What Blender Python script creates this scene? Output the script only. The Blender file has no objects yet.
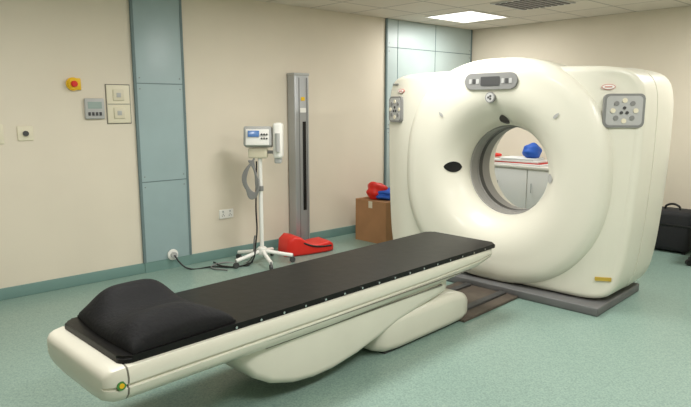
import bpy, bmesh, math, random
from mathutils import Vector, Matrix
random.seed(3)
scene=bpy.context.scene
scene.view_settings.view_transform='Standard'

def lin(c):
    return tuple(((v/255)/12.92 if v/255<=0.04045 else (((v/255)+0.055)/1.055)**2.4) for v in c)
def mat(name,rgb,rough=0.5,metal=0.0,var=0.0,scale=8.0,bump=0.0,emit=0.0,coat=0.0,alt=None,spec=None):
    m=bpy.data.materials.new(name); m.use_nodes=True
    nt=m.node_tree; b=nt.nodes['Principled BSDF']
    c=lin(rgb); b.inputs['Base Color'].default_value=(*c,1)
    b.inputs['Roughness'].default_value=rough; b.inputs['Metallic'].default_value=metal
    if spec is not None: b.inputs['Specular IOR Level'].default_value=spec
    if coat: b.inputs['Coat Weight'].default_value=coat
    if var or bump or alt:
        tc=nt.nodes.new('ShaderNodeTexCoord'); n=nt.nodes.new('ShaderNodeTexNoise')
        n.inputs['Scale'].default_value=scale; n.inputs['Detail'].default_value=5
        nt.links.new(tc.outputs['Object'],n.inputs['Vector'])
        r=nt.nodes.new('ShaderNodeValToRGB')
        r.color_ramp.elements[0].position=0.35; r.color_ramp.elements[1].position=0.65
        a=lin(alt) if alt else tuple(v*(1-var) for v in c)
        r.color_ramp.elements[0].color=(*a,1); r.color_ramp.elements[1].color=(*c,1)
        nt.links.new(n.outputs['Fac'],r.inputs['Fac']); nt.links.new(r.outputs['Color'],b.inputs['Base Color'])
        if bump:
            bp=nt.nodes.new('ShaderNodeBump'); bp.inputs['Strength'].default_value=bump; bp.inputs['Distance'].default_value=0.01
            nt.links.new(n.outputs['Fac'],bp.inputs['Height']); nt.links.new(bp.outputs['Normal'],b.inputs['Normal'])
    if emit:
        b.inputs['Emission Color'].default_value=(*c,1); b.inputs['Emission Strength'].default_value=emit
    return m

M_wall=mat('wall_paint',(222,212,194),0.75,var=0.04,scale=1.5)
M_floor=mat('floor_vinyl',(142,166,154),0.30,scale=110,alt=(114,138,130))
M_base=mat('baseboard_teal',(112,142,136),0.5)
M_blue=mat('lead_panel_blue',(158,178,180),0.35,var=0.06,scale=3)
M_blue2=mat('lead_panel_pale',(178,192,190),0.35,var=0.05,scale=3)
M_seam=mat('seam_dark',(104,122,124),0.6)
M_gwhite=mat('gantry_white',(224,221,206),0.38,var=0.03,scale=2,coat=0.12)
M_twhite=mat('table_white',(224,221,206),0.32,var=0.04,scale=4,coat=0.25)
M_tcream=mat('cream_plastic',(214,206,182),0.4,var=0.04,scale=4)
M_seamg=mat('seam_grey',(120,116,106),0.7)
M_groove=mat('cover_groove',(158,154,142),0.7)
M_grey=mat('mid_grey',(128,128,126),0.45)
M_dgrey=mat('dark_grey',(66,66,66),0.5)
M_lgrey=mat('light_grey',(176,176,174),0.4)
M_bore=mat('bore_grey',(150,148,144),0.4)
M_black=mat('black_vinyl',(13,12,12),0.38,var=0.3,scale=14,bump=0.12,spec=.28)
M_cush=mat('black_foam',(15,15,17),0.75,var=0.25,scale=60,bump=0.3,spec=.3)
M_blk=mat('black_plastic',(14,14,15),0.35)
M_alu=mat('aluminium',(178,180,182),0.38,metal=0.6)
M_chrome=mat('chrome',(210,210,212),0.2,metal=1)
M_yel=mat('yellow',(232,186,20),0.4)
M_lab=mat('label_yellow',(190,160,60),0.6)
M_red=mat('red',(214,38,26),0.45)
M_dred=mat('faded_red',(196,110,100),0.5)
M_blueobj=mat('blue_cloth',(30,90,190),0.6)
M_card=mat('cardboard',(170,126,86),0.85,var=0.12,scale=5)
M_white=mat('white_plastic',(236,234,228),0.4)
M_button=mat('button_cream',(222,214,190),0.45)
M_plate=mat('floor_plate_brown',(92,82,72),0.6,var=0.3,scale=10)
M_gbase=mat('gantry_base_grey',(104,104,104),0.5,var=0.1,scale=6)
M_lcd=mat('lcd',(150,165,160),0.2)
M_screen=mat('blue_screen',(90,130,190),0.2)
M_sheet=mat('sheet',(236,236,236),0.85)
M_light=mat('diffuser',(255,255,250),0.5,emit=2.5)
M_chair=mat('chair_fabric',(44,56,60),0.9,var=0.2,scale=80)
M_bag=mat('case_fabric',(30,31,34),0.8,var=0.2,scale=80)
M_green=mat('green_badge',(70,130,60),0.4)

def empty(name,loc=(0,0,0),rz=0):
    e=bpy.data.objects.new(name,None); scene.collection.objects.link(e)
    e.location=loc; e.rotation_euler=(0,0,math.radians(rz)); e.empty_display_size=0.1
    return e
def add(name,bm,m,parent=None,smooth=True,auto=35):
    bmesh.ops.recalc_face_normals(bm,faces=bm.faces)
    me=bpy.data.meshes.new(name)
    if smooth:
        for f in bm.faces: f.smooth=True
        for e in bm.edges:
            if len(e.link_faces)==2 and e.calc_face_angle(0)>math.radians(auto): e.smooth=False
    bm.to_mesh(me); bm.free()
    o=bpy.data.objects.new(name,me); scene.collection.objects.link(o)
    me.materials.append(m)
    if parent: o.parent=parent
    return o
def box(name,lo,hi,m,parent=None,bev=0.0,seg=3,rot=None,loc=None):
    bm=bmesh.new(); bmesh.ops.create_cube(bm,size=1)
    c=[(a+b)/2 for a,b in zip(lo,hi)]; s=[abs(b-a) for a,b in zip(lo,hi)]
    for v in bm.verts: v.co=Vector((v.co.x*s[0],v.co.y*s[1],v.co.z*s[2]))
    if bev: bmesh.ops.bevel(bm,geom=bm.edges[:],offset=min(bev,min(s)*0.49),segments=seg,affect='EDGES',profile=0.5)
    o=add(name,bm,m,parent)
    o.location=c
    if rot: o.rotation_euler=rot
    return o
def cyl(name,p0,p1,r,m,parent=None,n=24,r2=None,bev=0):
    p0=Vector(p0);p1=Vector(p1);d=p1-p0
    bm=bmesh.new(); bmesh.ops.create_cone(bm,cap_ends=True,segments=n,radius1=r,radius2=r if r2 is None else r2,depth=d.length)
    if bev:
        ed=[e for e in bm.edges if abs(e.verts[0].co.z-e.verts[1].co.z)<1e-6 and len(e.link_faces)==2]
        bmesh.ops.bevel(bm,geom=ed,offset=bev,segments=3,affect='EDGES')
    q=Vector((0,0,1)).rotation_difference(d.normalized())
    bmesh.ops.transform(bm,matrix=q.to_matrix().to_4x4(),verts=bm.verts)
    o=add(name,bm,m,parent); o.location=(p0+p1)/2
    return o
def tube(name,pts,r,m,parent=None):
    cu=bpy.data.curves.new(name,'CURVE'); cu.dimensions='3D'; cu.bevel_depth=r; cu.bevel_resolution=3; cu.resolution_u=8
    sp=cu.splines.new('BEZIER'); sp.bezier_points.add(len(pts)-1)
    for b,p in zip(sp.bezier_points,pts):
        b.co=p; b.handle_left_type='AUTO'; b.handle_right_type='AUTO'
    cu.materials.append(m); cu.use_fill_caps=True
    o=bpy.data.objects.new(name,cu); scene.collection.objects.link(o)
    if parent:o.parent=parent
    return o
def loft(name,rings,m,parent=None,cap0=True,cap1=True,auto=35):
    bm=bmesh.new(); R=[[bm.verts.new(p) for p in r] for r in rings]; n=len(rings[0])
    for a,b in zip(R,R[1:]):
        for i in range(n):
            bm.faces.new((a[i],a[(i+1)%n],b[(i+1)%n],b[i]))
    if cap0: bm.faces.new(R[0][::-1])
    if cap1: bm.faces.new(R[-1])
    return add(name,bm,m,parent,auto=auto)
def prism(name,poly,z0,z1,m,parent=None,axis='z',bev=0.0):
    bm=bmesh.new()
    def P(a,b,h):
        return {'z':(a,b,h),'x':(h,a,b),'y':(a,h,b)}[axis]
    A=[bm.verts.new(P(a,b,z0)) for a,b in poly]; B=[bm.verts.new(P(a,b,z1)) for a,b in poly]
    n=len(poly)
    bm.faces.new(A[::-1]); bm.faces.new(B)
    for i in range(n): bm.faces.new((A[i],A[(i+1)%n],B[(i+1)%n],B[i]))
    if bev: bmesh.ops.bevel(bm,geom=bm.edges[:],offset=bev,segments=3,affect='EDGES')
    return add(name,bm,m,parent)
def rrect(w,h,r,n=6,cx=0,cy=0):
    pts=[]
    for (sx,sy,a0) in ((1,1,0),(-1,1,90),(-1,-1,180),(1,-1,270)):
        for i in range(n+1):
            a=math.radians(a0+90*i/n)
            pts.append((cx+sx*(w-r)+r*math.cos(a),cy+sy*(h-r)+r*math.sin(a)))
    return pts

# ------------------------------------------------------------ room
X0,X1,Y0,Y1,H=-2.2,7.41,-1.6,5.48,2.68
box('floor',(X0-.1,Y0-.1,-.1),(X1+.1,Y1+.1,0),M_floor)
box('wall_left',(X0-.1,Y1,0),(X1+.1,Y1+.1,H),M_wall)
box('wall_back',(X1,Y0-.1,0),(X1+.1,Y1,H),M_wall)
box('wall_right',(X0-.1,Y0-.1,0),(X1,Y0,H),M_wall)
box('wall_front',(X0-.1,Y0,0),(X0,Y1,H),M_wall)
mc=mat('ceiling_tiles',(224,216,204),0.85)
nt=mc.node_tree;b=nt.nodes['Principled BSDF']
tc=nt.nodes.new('ShaderNodeTexCoord');br=nt.nodes.new('ShaderNodeTexBrick')
br.offset=0;br.inputs['Scale'].default_value=1
br.inputs['Brick Width'].default_value=.6;br.inputs['Row Height'].default_value=.6
br.inputs['Mortar Size'].default_value=.012;br.inputs['Mortar Smooth'].default_value=.1
br.inputs['Color1'].default_value=(*lin((222,213,200)),1);br.inputs['Color2'].default_value=(*lin((216,207,194)),1)
br.inputs['Mortar'].default_value=(*lin((178,170,160)),1)
nt.links.new(tc.outputs['Object'],br.inputs['Vector']);nt.links.new(br.outputs['Color'],b.inputs['Base Color'])
box('ceiling',(X0-.1,Y0-.1,H),(X1+.1,Y1+.1,H+.1),mc)
box('baseboard_left',(X0,Y1-.015,0),(X1,Y1,.1),M_base,bev=.004)
box('baseboard_back',(X1-.015,Y0,0),(X1,Y1-.015,.1),M_base,bev=.004)
box('baseboard_right',(X0,Y0,0),(X1-.015,Y0+.015,.1),M_base,bev=.004)

def wallpanel(name,xa,xb,m,vs,hs):
    e=empty(name,(xa,Y1,0)); w=xb-xa
    box('sheet',(0,-.022,0.1),(w,-.001,H-.002),m,e,bev=.004)
    box('foot_sheet',(0,-.024,0.0),(w,-.016,.1),M_base,e)
    for v in vs: box('joint',(v-.004,-.025,.1),(v+.004,-.021,H-.01),M_seam,e)
    for h in hs: box('joint_h',(0,-.025,h-.004),(w,-.021,h+.004),M_seam,e)
    for h in hs:
        for xx in (.04,w-.04):
            for dz in (-.05,.05): cyl('screw',(xx,-.021,h+dz),(xx,-.026,h+dz),.006,M_grey,e,n=10)
    box('edge_l',(-.012,-.026,.1),(.012,-.001,H-.002),M_seam,e); box('edge_r',(w-.012,-.026,.1),(w+.012,-.001,H-.002),M_seam,e)
wallpanel('lead_wall_panel',2.32,2.80,M_blue,[],[.88,1.80])
wallpanel('lead_wall_panel',5.62,7.38,M_blue2,[.2,.95],[1.3,2.33])

def clight(cx,cy,wx=.6,wy=.6,power=34):
    e=empty('ceiling_light',(cx,cy,H))
    box('frame_a',(-wx/2-.02,-wy/2-.02,-.012),(wx/2+.02,-wy/2,0),M_white,e)
    box('frame_b',(-wx/2-.02,wy/2,-.012),(wx/2+.02,wy/2+.02,0),M_white,e)
    box('frame_c',(-wx/2-.02,-wy/2,-.012),(-wx/2,wy/2,0),M_white,e)
    box('frame_d',(wx/2,-wy/2,-.012),(wx/2+.02,wy/2,0),M_white,e)
    box('diffuser',(-wx/2,-wy/2,-.006),(wx/2,wy/2,0),M_light,e)
    l=bpy.data.lights.new('lamp','AREA'); l.shape='RECTANGLE'; l.size=wx; l.size_y=wy; l.energy=power; l.color=(1,.98,.95)
    o=bpy.data.objects.new('lamp',l); scene.collection.objects.link(o); o.parent=e; o.location=(0,0,-.02)
clight(6.25,4.7,.75,.66,27)
for p in ((3.6,3.3),(3.6,.6),(.9,3.3),(.9,.6),(6.3,1.3)): clight(*p,.9,.6,46)
e=empty('air_vent',(5.95,3.62,H))
box('frame',(-.32,-.32,-.01),(.32,.32,0),M_lgrey,e,bev=.003)
for i in range(8):
    y=-.26+i*.074; box('slot',(-.28,y-.02,-.016),(.28,y+.02,-.009),M_blk,e)

# ------------------------------------------------------------ wall fittings
def fitting(name,x,z): return empty(name,(x,Y1,z))
e=fitting('emergency_stop_button',1.77,1.78)
cyl('housing',(0,0,0),(0,-.045,0),.056,M_yel,e,bev=.012)
box('bracket',(-.02,-.02,-.05),(.07,0,.05),M_yel,e,bev=.008)
cyl('button',(0,-.045,0),(0,-.075,0),.026,M_red,e,bev=.006)
e=fitting('thermostat_controller',1.94,1.57)
box('case',(-.085,-.03,-.09),(.085,0,.09),M_lgrey,e,bev=.01)
box('lcd',(-.06,-.033,.0),(.06,-.028,.06),M_lcd,e)
for i in range(4): box('key',(-.06+i*.032,-.036,-.06),(-.04+i*.032,-.028,-.03),M_dgrey,e,bev=.002)
e=fitting('light_switch_plate',2.16,1.61)
box('plate',(-.105,-.014,-.17),(.105,0,.17),M_button,e,bev=.006)
box('rim',(-.112,-.006,-.177),(.112,0,.177),M_seamg,e,bev=.002)
for dz in (.08,-.08):
    box('rocker',(-.05,-.024,dz-.05),(.05,-.012,dz+.05),M_tcream,e,bev=.005)
    box('rocker_slot',(-.02,-.026,dz-.02),(.02,-.02,dz+.02),M_lgrey,e,bev=.002)
box('gap',(-.1,-.0155,-.003),(.1,-.01,.003),M_seamg,e)
e=fitting('wall_socket',1.37,1.37)
box('plate',(-.06,-.012,-.06),(.06,0,.06),M_button,e,bev=.005)
cyl('knob',(0,-.01,0),(0,-.03,0),.022,M_dgrey,e)
e=fitting('wall_socket',1.15,1.37)
box('plate',(-.06,-.012,-.08),(.06,0,.08),M_button,e,bev=.005); box('rocker',(-.02,-.018,-.03),(.02,-.01,.03),M_white,e,bev=.002)
e=fitting('double_power_outlet',3.235,.47)
box('plate',(-.085,-.014,-.048),(.085,0,.048),M_white,e,bev=.005)
for dx in (-.042,.042):
    for a,bb in ((0,-.0),(-.012,-.018),(.012,-.018)): box('pin_hole',(dx+a-.003,-.016,bb-.006),(dx+a+.003,-.013,bb+.006),M_dgrey,e)
    box('rocker',(dx-.008,-.018,.018),(dx+.008,-.013,.036),M_lgrey,e)
e=empty('cable_outlet',(2.6,Y1-.026,.14))
cyl('ring',(0,0,0),(0,-.02,0),.055,M_white,e,bev=.005); cyl('plug',(0,-.02,0),(0,-.05,0),.03,M_lgrey,e)
tube('cable',[(0,-.05,0),(.02,-.1,-.06),(.08,-.16,-.125),(.3,-.25,-.13),(.5,-.42,-.13),(.70,-.36,-.13)],.008,M_blk,e)

# ------------------------------------------------------------ gantry
G=empty('ct_scanner_gantry',(4.354,2.962,0),4)
CZ=1.03
half=[(0,.075),(.62,.075),(.92,.08),(1.02,.14),(1.07,.32),(1.105,.70),(1.125,1.10),(1.13,1.45),(1.125,1.68),(1.08,1.82),(.96,1.885),(.6,1.905),(0,1.905)]
LW=1.14
poly=[(y*LW,z) for y,z in half]+[(-y,z) for y,z in half[-2:0:-1]]
for _ in range(3):
    q=[]
    for i in range(len(poly)):
        a=Vector(poly[i]);b2=Vector(poly[(i+1)%len(poly)])
        q+= [tuple(a.lerp(b2,.25)),tuple(a.lerp(b2,.75))]
    poly=q
def Rout(th):
    d=Vector((math.cos(th),math.sin(th))); best=0
    for i in range(len(poly)):
        a=Vector(poly[i])-Vector((0,CZ)); b2=Vector(poly[(i+1)%len(poly)])-Vector((0,CZ)); s=b2-a
        den=d.x*s.y-d.y*s.x
        if abs(den)<1e-9: continue
        t=(a.x*s.y-a.y*s.x)/den; u=(a.x*d.y-a.y*d.x)/den
        if t>0 and -1e-6<=u<=1+1e-6: best=max(best,t)
    return best
N=200
TH=[2*math.pi*i/N for i in range(N)]; RO=[Rout(t) for t in TH]
def soft(x,k=.05): return k*math.log1p(math.exp(max(-30,min(30,x/k))))
def front(y,z): return .055+(.80 if y<0 else .40)*soft(abs(y)-(.90 if y<0 else 1.04))
rings=[]
def ring(fr,fx):
    r=[]
    for t,R in zip(TH,RO):
        rho=fr(R); y=rho*math.cos(t); z=CZ+rho*math.sin(t); r.append((fx(y,z,R,t),y,z))
    rings.append(r)
E=.06
for f in (.0,.2,.4,.55,.7,.8,.88,.94,1.0):
    ring(lambda R,f=f:.5+(R-E-.5)*f, lambda y,z,R,t:front(y,z)+(.08 if f<.1 else 0.03 if f<.3 else 0))
for k in range(1,7):
    ph=math.pi/2*k/6
    def fx(y,z,R,t,ph=ph):
        yy=(R-E)*math.cos(t); zz=CZ+(R-E)*math.sin(t)
        return front(yy,zz)+E*(1-math.cos(ph))
    ring(lambda R,ph=ph:R-E+E*math.sin(ph),fx)
for x,dr in ((.46,.004),(.47,.004),(.471,-.012),(.483,-.012),(.484,.006),(.6,.01),(.8,.005),(.88,0)):
    ring(lambda R,dr=dr:R+dr,lambda y,z,R,t,x=x:x)
for k in range(1,6):
    ph=math.pi/2*k/5
    ring(lambda R,ph=ph:R-.08+.08*math.cos(ph),lambda y,z,R,t,ph=ph:.88+.08*math.sin(ph))
ring(lambda R:.56,lambda y,z,R,t:.96)
for r0,x0 in ((.50,.90),(.44,.78),(.398,.60)): ring(lambda R,r0=r0:r0,lambda y,z,R,t,x0=x0:x0)
loft('housing',rings,M_gwhite,G,False,False,auto=28)
gr=[[(x,(R-.0105)*math.cos(t),CZ+(R-.0105)*math.sin(t)) for t,R in zip(TH,RO)] for x in (.4712,.4828)]
loft('cover_joint',gr,M_groove,G,False,False)
def circ(r,x,rz=None,n=2.0):
    out=[]
    for t in TH:
        c,s=math.cos(t),math.sin(t); k=(abs(c)**n+abs(s)**n)**(-1/n)
        out.append((x,r*k*c,CZ+(rz if rz else r)*k*s))
    return out
R_=[(.398,.31),(.399,.27),(.403,.23)]
for i in range(1,15):
    t=i/14; r=.403+(.78-.403)*t; R_.append((r,.005+.20*(1-t)**2.6))
R_+=[(.83,.002),(.88,0.004),(.905,.010),(.93,.022),(.95,.042),(.962,.07),(.966,.12),(.962,.25),(.955,.42),(.92,.5)]
def nn(r): return 2.0+max(0,(r-.6))*1.1
loft('front_dish',[circ(r,x,r*1.0,nn(r)) for r,x in R_],M_gwhite,G,False,False,auto=60)
loft('bore_liner',[circ(.399,.285),(circ(.386,.287)),circ(.386,.40),circ(.376,.402),circ(.376,.47),circ(.386,.472),circ(.386,.61),circ(.40,.612)],M_bore,G,False,False)
loft('scan_window',[circ(.385,.405),circ(.375,.406),circ(.375,.466),circ(.385,.467)],M_dgrey,G,False,False)
def dishx(r):
    for (a,xa),(b2,xb) in zip(R_,R_[1:]):
        if a<=r<=b2: return xa+(xb-xa)*(r-a)/(b2-a)
    return 0
def leaf(name,ang,ri,ro,wd,m):
    bm=bmesh.new(); t0=math.radians(ang); nr=16; rows=[]
    for i in range(nr+1):
        r=ri+(ro-ri)*i/nr; w=wd*math.sin(math.pi*(i/nr)**.8)**.6 if 0<i<nr else .002
        row=[]
        for j in range(5):
            tt=t0+(j-2)/2*w/r
            row.append(bm.verts.new((dishx(r)-.006,r*math.cos(tt),CZ+r*math.sin(tt))))
        rows.append(row)
    for a,b2 in zip(rows,rows[1:]):
        for j in range(4): bm.faces.new((a[j],a[j+1],b2[j+1],b2[j]))
    return add(name,bm,m,G)
leaf('laser_window',92,.41,.49,.045,M_blk)
leaf('laser_window',1,.42,.54,.05,M_blk)
leaf('laser_window',183,.43,.50,.04,M_lgrey)
leaf('speaker_slot',42,.70,.76,.012,M_lgrey); leaf('speaker_slot',138,.70,.76,.012,M_lgrey)
DY=.045
prism('display_bezel',rrect(.25,.068,.064,cx=DY,cy=1.80),-.010,.03,M_grey,G,'x',bev=.004)
prism('display_screen',rrect(.09,.038,.01,cx=DY,cy=1.80),-.014,-.008,M_dgrey,G,'x')
for i in range(3):
    for s in (-1,1): prism('display_key',rrect(.013,.020,.005,cx=DY+s*(.12+i*.035),cy=1.80),-.014,-.008,M_dgrey if i==1 else M_lgrey,G,'x')
cyl('round_badge',(.02,DY,1.665),(-.006,DY,1.665),.045,M_grey,G); cyl('round_badge_in',(-.006,DY,1.665),(-.008,DY,1.665),.037,M_lgrey,G)
for a in range(3):
    t=a*2.1; cyl('badge_core',(-.008,DY+.013*math.cos(t),1.665+.013*math.sin(t)),(-.0095,DY+.013*math.cos(t),1.665+.013*math.sin(t)),.010,M_dgrey,G,n=14)
def surf(y,z):
    sl=(front(y+.01,z)-front(y-.01,z))/.02
    k=empty('surface_mount'); k.parent=G; k.location=(front(y,z),y,z); k.rotation_euler=(0,0,-math.atan(sl)); return k
for s in (-1,1):
    yc=-1.0 if s<0 else 1.14
    k=surf(yc,1.56); k.name='keypad'
    W=.145 if s<0 else .115
    prism('plate',rrect(W,.125,.035),-.016,.05,M_grey,k,'x',bev=.004)
    prism('plate_inset',rrect(W-.018,.108,.03),-.019,-.014,M_lgrey,k,'x')
    for a in range(8):
        t=a*math.pi/4; cyl('key',(-.018,.08*math.cos(t),.075*math.sin(t)),(-.025,.08*math.cos(t),.075*math.sin(t)),.018,M_grey if a%2 else M_button,k,n=16)
    for p in ((0,.02),(-.02,-.015),(.02,-.015)): cyl('key_c',(-.018,*p),(-.025,*p),.012,M_dgrey,k,n=14)
for yy,zz in ((-.90,1.735),(1.06,1.735)):
    k=surf(yy,zz); k.name='warning_oval'
    prism('oval_rim',[(.048*math.cos(a/12*math.pi),.020*math.sin(a/12*math.pi)) for a in range(24)],-.009,.02,M_dred,k,'x')
    prism('oval_face',[(.043*math.cos(a/12*math.pi),.016*math.sin(a/12*math.pi)) for a in range(24)],-.011,.0,M_white,k,'x')
    prism('oval_text',rrect(.026,.004,.002),-.0125,-.009,M_dred,k,'x')
k=surf(-.95,.26); k.name='warning_label'
prism('label',rrect(.06,.014,.003),-.012,.02,M_lab,k,'x')
k=surf(1.15,1.80); k.name='name_plate'
prism('letters',rrect(.05,.008,.003),-.008,.01,M_grey,k,'x')
box('base_plate',(-.06,-.99,0),(.86,.98,.07),M_gbase,G,bev=.012)
box('base_riser',(.2,-.8,.065),(.8,.8,.13),M_dgrey,G)
# ------------------------------------------------------------ table
T=empty('ct_patient_table',(.90,2.72,0),3.5)
ZT=.55; L=3.0
def sect(x,w,zt,sc=1.0,ws=1.0):
    prof=[(0,0),(w-.03,0),(w-.008,-.006),(w,-.02),(w+.006,-.05),(w+.003,-.075),(w-.010,-.08),(w-.010,-.09),(w+.002,-.095),(w-.004,-.125),(w-.03,-.155),(w-.09,-.175),(w-.2,-.185),(0,-.185)]
    P=[(y*ws,zt+z*sc) for y,z in prof]
    full=P+[(-y,z) for y,z in P[-2:0:-1]]
    return [(x,y,z) for y,z in full]
secs=[]
zt=ZT-.03
for x,w,sc,ws,dz in ((-.110,.33,.40,.90,-.05),(-.105,.335,.66,.945,-.028),(-.09,.34,.85,.97,-.013),(-.065,.345,.96,.99,-.005),(-.02,.35,1,1,0)):
    secs.append(sect(x,w,zt+dz,sc,ws))
loft('end_cap',secs,M_twhite,T,auto=40)
loft('end_seam',[sect(-.019,.346,zt-.002,.985),sect(-.010,.346,zt-.002,.985)],M_seamg,T)
secs=[sect(-.011,.35,zt),sect(1.2,.345,zt),sect(2.2,.335,zt,.92),sect(2.75,.325,zt,.75),sect(2.92,.315,zt,.55),sect(2.97,.30,zt-.01,.3,.95)]
loft('cradle_frame',secs,M_twhite,T,auto=40)
bm=bmesh.new()
pl=rrect((L+.02)/2,.325,.05,cx=L/2-.02,cy=0)
A=[bm.verts.new((a,b2,ZT-.032)) for a,b2 in pl];B=[bm.verts.new((a,b2,ZT)) for a,b2 in pl]
bm.faces.new(A[::-1]);bm.faces.new(B)
for i in range(len(pl)): bm.faces.new((A[i],A[(i+1)%len(pl)],B[(i+1)%len(pl)],B[i]))
bmesh.ops.bevel(bm,geom=[e2 for e2 in bm.edges if abs(e2.verts[0].co.z-ZT)<1e-5 and abs(e2.verts[1].co.z-ZT)<1e-5],offset=.012,segments=3,affect='EDGES')
add('mattress',bm,M_black,T)
for i in range(16):
    x=.55+i*.15
    for s in (-1,1): cyl('stud',(x,s*.322,ZT-.018),(x,s*.333,ZT-.018),.007,M_chrome,T,n=10)
for s in (-1,1):
    prism('mid_stripe',[(.2,ZT-.137),(2.6,ZT-.130),(2.6,ZT-.126),(.2,ZT-.133)],s*.338,s*.347,M_seamg,T,'y')
cyl('badge',(-.045,-.330,ZT-.105),(-.045,-.352,ZT-.105),.020,M_green,T); cyl('badge_in',(-.045,-.352,ZT-.105),(-.045,-.354,ZT-.105),.011,M_yel,T)
def rr_sec(x,w,zb,zt,r):
    r=min(r,(zt-zb)*.48); return [(x,a,b2) for a,b2 in rrect(w,(zt-zb)/2,r,cx=0,cy=(zt+zb)/2)]
prof=[(.60,.22,.33,.37),(.63,.26,.27,.38),(.70,.285,.19,.39),(.80,.295,.13,.395),(.95,.30,.085,.40),(1.10,.30,.068,.40),(1.25,.30,.07,.40),(1.45,.30,.10,.40),(1.65,.30,.15,.40),(1.85,.30,.205,.40),(2.05,.30,.24,.40),(2.25,.295,.265,.40),(2.38,.28,.28,.395),(2.44,.24,.30,.385)]
loft('lift_carriage',[rr_sec(x,w,a,b2,.05) for x,w,a,b2 in prof],M_twhite,T,auto=50)
loft('carriage_trim',[rr_sec(x,.304,.352,.362,.004) for x in (.75,2.3)],M_seamg,T)
prof=[(1.66,.20,.05,.2),(1.68,.25,.03,.23),(1.74,.285,.015,.25),(1.86,.295,0.008,.262),(2.45,.295,0.008,.255),(2.6,.29,0.008,.23),(2.68,.27,.012,.2),(2.73,.23,.025,.17),(2.745,.2,.04,.15)]
loft('pedestal_cover',[rr_sec(x,w,a,b2,.06) for x,w,a,b2 in prof],M_twhite,T,auto=50)
box('pedestal_foot',(1.75,-.25,0),(2.65,.25,.02),M_dgrey,T)
box('lift_column',(1.9,-.2,.2),(2.3,.2,.3),M_grey,T)
box('floor_track',(2.6,-.30,0),(3.40,.30,.022),M_plate,T,bev=.004)
box('track_rail',(2.62,-.20,.02),(3.38,-.14,.04),M_dgrey,T,bev=.003); box('track_rail',(2.62,.14,.02),(3.38,.20,.04),M_dgrey,T,bev=.003)

# head cushion
C=empty('head_cushion',(.90,2.72,ZT),3.5)
bm=bmesh.new(); nx,ny=52,60
def hgt(u,v):
    ed=max(0,(1-abs(2*u-1)**5)*(1-abs(v)**7))**.45
    far=.155*math.exp(-((v-.55)/.55)**2)*math.exp(-((u-.52)/.52)**4)
    near=.105*math.exp(-((v+.60)/.50)**2)*math.exp(-((u-.42)/.45)**4)
    sad=.062+.02*math.sin(3*u)
    return ed*max(.015,(far**4+near**4+sad**4)**(1/4))
gt=[];gb=[]
for i in range(nx+1):
    a=[];b3=[]
    for j in range(ny+1):
        u=i/nx;v=-1+2*j/ny
        x=.035+.49*u-.02*math.cos(v*1.6)-.05*v*(u-.2); y=v*.315*(1-.04*u)
        a.append(bm.verts.new((x,y,hgt(u,v)+.012)));b3.append(bm.verts.new((x,y,0.001)))
    gt.append(a);gb.append(b3)
for i in range(nx):
    for j in range(ny):
        bm.faces.new((gt[i][j],gt[i+1][j],gt[i+1][j+1],gt[i][j+1]));bm.faces.new((gb[i][j],gb[i][j+1],gb[i+1][j+1],gb[i+1][j]))
for i in range(nx):
    bm.faces.new((gt[i][0],gb[i][0],gb[i+1][0],gt[i+1][0]));bm.faces.new((gt[i][ny],gt[i+1][ny],gb[i+1][ny],gb[i][ny]))
for j in range(ny):
    bm.faces.new((gt[0][j],gt[0][j+1],gb[0][j+1],gb[0][j]));bm.faces.new((gt[nx][j],gb[nx][j],gb[nx][j+1],gt[nx][j+1]))
add('foam_body',bm,M_cush,C,auto=60)

# ------------------------------------------------------------ contrast injector on stand
S=empty('contrast_injector_stand',(3.37,5.02,0),-42)
for i in range(5):
    t=math.radians(72*i+6); c,s=math.cos(t),math.sin(t)
    tube('leg',[(.03*c,.03*s,.13),(.17*c,.17*s,.10),(.31*c,.31*s,.075)],.02,M_white,S)
    cyl('caster_stem',(.31*c,.31*s,.04),(.31*c,.31*s,.085),.01,M_grey,S,n=12)
    cyl('caster',(.31*c-.012*s,.31*s+.012*c,.03),(.31*c+.012*s,.31*s-.012*c,.03),.03,M_dgrey,S,n=20)
cyl('hub',(0,0,.09),(0,0,.17),.05,M_white,S,bev=.01)
cyl('pole',(0,0,.15),(0,0,1.18),.021,M_white,S)
cyl('collar',(0,0,.75),(0,0,.80),.03,M_grey,S)
box('console',(-.15,-.07,1.19),(.13,.05,1.39),M_lgrey,S,bev=.02,rot=(math.radians(-12),0,0))
box('console_face',(-.125,-.09,1.21),(.105,-.07,1.37),M_white,S,bev=.008,rot=(math.radians(-12),0,0))
box('screen',(-.10,-.101,1.295),(.01,-.085,1.355),M_screen,S,bev=.002,rot=(math.radians(-12),0,0))
for i in range(3):
    for j in range(2): cyl('knob',(.035+.025*i,-.085,1.28+.04*j),(.035+.025*i,-.103,1.28+.04*j),.009,M_dgrey,S,n=12)
box('label',(-.10,-.098,1.235),(.03,-.085,1.25),M_blueobj,S,bev=.002,rot=(math.radians(-12),0,0))
cyl('head_arm',(.02,0,1.14),(.19,-.02,1.14),.016,M_grey,S)
box('injector_head',(.14,-.09,1.08),(.235,.07,1.43),M_white,S,bev=.03)
box('injector_neck',(.15,-.06,1.03),(.22,.04,1.10),M_lgrey,S,bev=.015)
cyl('syringe',(.19,-.10,1.15),(.19,-.10,1.33),.022,M_lgrey,S)
box('bracket',(-.11,-.05,1.08),(.08,.04,1.18),M_tcream,S,bev=.015)
for k in range(9):
    o=.010*k; tube('coiled_cable',[(-.05,-.04,1.08),(-.12-o*.6,-.06,.95-o),(-.13+o,-.07,.78-o*.6),(-.07+o*.6,-.07,.68+o),(-.04,-.05,.86+o),(-.06-o*.6,-.04,1.06)],.009,M_grey,S)
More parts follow.
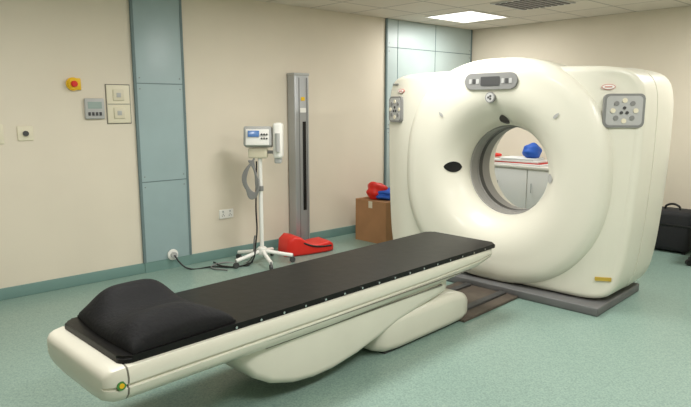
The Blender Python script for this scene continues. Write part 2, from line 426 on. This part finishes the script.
tube('cable_down',[(-.03,-.03,1.05),(-.045,-.04,.6),(-.05,-.05,.25),(-.12,-.12,.015),(-.35,-.16,.009),(-.5,.0,.009)],.008,M_blk,S)
tube('cable_floor',[(-.06,-.05,.3),(-.14,-.02,.02),(-.40,-.02,.009),(-.48,-.2,.009),(-.30,-.30,.009)],.008,M_grey,S)

# ------------------------------------------------------------ aluminium column on the wall
K=empty('wall_rail_column',(4.15,Y1-.001,0),0)
box('foot',(-.14,-.2,0),(.14,-.016,.03),M_grey,K,bev=.005)
box('body',(-.10,-.15,.03),(.10,-.016,1.93),M_alu,K,bev=.012)
box('slot',(.005,-.153,.42),(.05,-.148,1.42),M_blk,K)
box('slot_edge_l',(-.045,-.155,.05),(-.035,-.148,1.9),M_grey,K); box('slot_edge_r',(.065,-.155,.05),(.073,-.148,1.9),M_grey,K)
box('cap',(-.105,-.155,1.92),(.105,-.012,1.95),M_lgrey,K,bev=.008)
box('warning_label',(-.015,-.156,1.65),(.035,-.149,1.69),M_yel,K)
box('note_label',(-.03,-.156,1.52),(.05,-.149,1.57),M_white,K)

# red moulded positioning wedge
Rr=empty('red_positioning_wedge',(3.99,5.095,0),-8)
prof=[(-.29,.06,.09),(-.265,.18,.12),(-.20,.22,.14),(-.12,.20,.145),(-.04,.135,.15),(.06,.105,.15),(.16,.115,.15),(.24,.12,.14),(.29,.09,.12),(.31,.04,.09)]
secs=[[(x,a,b2) for a,b2 in rrect(w,h/2,min(h,.09)*.35,cx=0,cy=h/2)] for x,h,w in prof]
loft('wedge_body',secs,M_red,Rr,auto=60)
tube('edge_strap',[(-.10,-.142,.14),(.0,-.154,.10),(.10,-.152,.08),(.25,-.138,.07)],.010,M_blk,Rr)

# cardboard box
B_=empty('cardboard_box',(5.20,4.98,0),3)
w,d,h=.34,.24,.49
box('side_front',(-w,-d,0),(w,-d+.008,h),M_card,B_); box('side_rear',(-w,d-.008,0),(w,d,h),M_card,B_)
box('side_a',(-w,-d+.008,0),(-w+.008,d-.008,h),M_card,B_); box('side_b',(w-.008,-d+.008,0),(w,d-.008,h),M_card,B_)
box('bottom',(-w+.008,-d+.008,0),(w-.008,d-.008,.01),M_card,B_)
box('lid',(-w,-d,h),(w,d,h+.008),M_card,B_)
box('tape',(-w-.001,-.03,h-.08),(-w,.03,h),M_tcream,B_)
def blob(name,c,s,m,parent,seed=0,amp=.18):
    rnd=random.Random(seed); bm=bmesh.new(); bmesh.ops.create_icosphere(bm,subdivisions=4,radius=1)
    ph=[rnd.uniform(0,6) for _ in range(6)]
    for v in bm.verts:
        p=v.co.copy(); k=1+amp*(math.sin(4*p.x+ph[0])*math.sin(3.3*p.y+ph[1])+.5*math.sin(7*p.z+ph[2]+3*p.x))
        v.co=Vector((p.x*k*s[0],p.y*k*s[1],max(-.8,p.z*k*1.1)*s[2]))
    o=add(name,bm,m,parent,auto=80); o.location=c; return o
o=empty('folded_cloths',(5.20,4.98,h+.009),3)
blob('red_cloth',(-.18,.05,.089),(.12,.13,.11),M_red,o,1)
blob('blue_cloth',(-.05,-.09,.057),(.22,.13,.07),M_blueobj,o,2)

# ------------------------------------------------------------ cabinet behind scanner
Cb=empty('storage_cabinet',(7.09,4.35,0),0)
box('carcass',(-.26,-.75,.08),(.30,.75,.80),M_white,Cb,bev=.004)
box('plinth',(-.22,-.73,0),(.28,.73,.08),M_grey,Cb)
box('worktop',(-.29,-.78,.80),(.30,.78,.835),M_white,Cb,bev=.006)
for i in range(3):
    y=-.74+i*.495
    box('door',(-.28,y+.005,.10),(-.26,y+.485,.785),M_sheet,Cb,bev=.004)
    cyl('handle',(-.30,y+.42,.5),(-.30,y+.42,.62),.006,M_alu,Cb,n=12)
o=empty('folded_sheets',(7.0,4.42,.836))
z=0
for i,(m,wd,th) in enumerate(((M_sheet,.42,.022),(M_red,.40,.012),(M_sheet,.37,.03),(M_sheet,.30,.025))):
    box('layer',(-.15,-wd-.05,z),(.15,wd-.06*i,z+th),m,o,bev=.008,rot=(0,0,.02*i)); z+=th
blob('red_strap',(-.05,.24,.10),(.07,.06,.025),M_red,o,4,.1)
o=empty('blue_linen_bundle',(7.02,4.17,.926)); blob('bundle',(0,0,.08),(.13,.11,.10),M_blueobj,o,5,.1)
# ------------------------------------------------------------ office chair + case
Ch=empty('office_chair',(6.72,1.86,0),-80)
for i in range(5):
    t=math.radians(72*i); c,s=math.cos(t),math.sin(t)
    tube('leg',[(0,0,.10),(.15*c,.15*s,.09),(.28*c,.28*s,.07)],.02,M_blk,Ch)
    cyl('caster',(.28*c-.02*s,.28*s+.02*c,.03),(.28*c+.02*s,.28*s-.02*c,.03),.03,M_blk,Ch,n=16)
cyl('gas_lift',(0,0,.08),(0,0,.42),.03,M_blk,Ch)
box('seat',(-.24,-.24,.42),(.24,.24,.50),M_chair,Ch,bev=.035)
box('back_rest',(-.22,.20,.58),(.22,.26,1.0),M_chair,Ch,bev=.03)
box('back_bar',(-.03,.24,.42),(.03,.28,.75),M_blk,Ch,bev=.008)
bg=empty('black_equipment_case',(7.10,2.45,0),4)
box('body',(-.18,-.24,.02),(.18,.24,.46),M_bag,bg,bev=.05,seg=4)
box('lid_band',(-.185,-.245,.30),(.185,.245,.32),M_blk,bg,bev=.004)
for sx in (-.13,.13):
    for sy in (-.18,.18): cyl('foot',(sx,sy,0),(sx,sy,.03),.02,M_blk,bg,n=12)
tube('handle',[(0,-.08,.45),(0,-.06,.50),(0,.06,.50),(0,.08,.45)],.012,M_blk,bg)

# ------------------------------------------------------------ camera & world
w=bpy.data.worlds.new('World'); scene.world=w; w.use_nodes=True
w.node_tree.nodes['Background'].inputs[0].default_value=(.9,.95,1,1); w.node_tree.nodes['Background'].inputs[1].default_value=.3
cam=bpy.data.cameras.new('camera'); co=bpy.data.objects.new('camera',cam); scene.collection.objects.link(co)
cam.sensor_width=36; cam.lens=600/691*36
co.location=(0,0,1.6); co.rotation_euler=(math.radians(90-9.3),0,math.radians(-42))
scene.camera=co
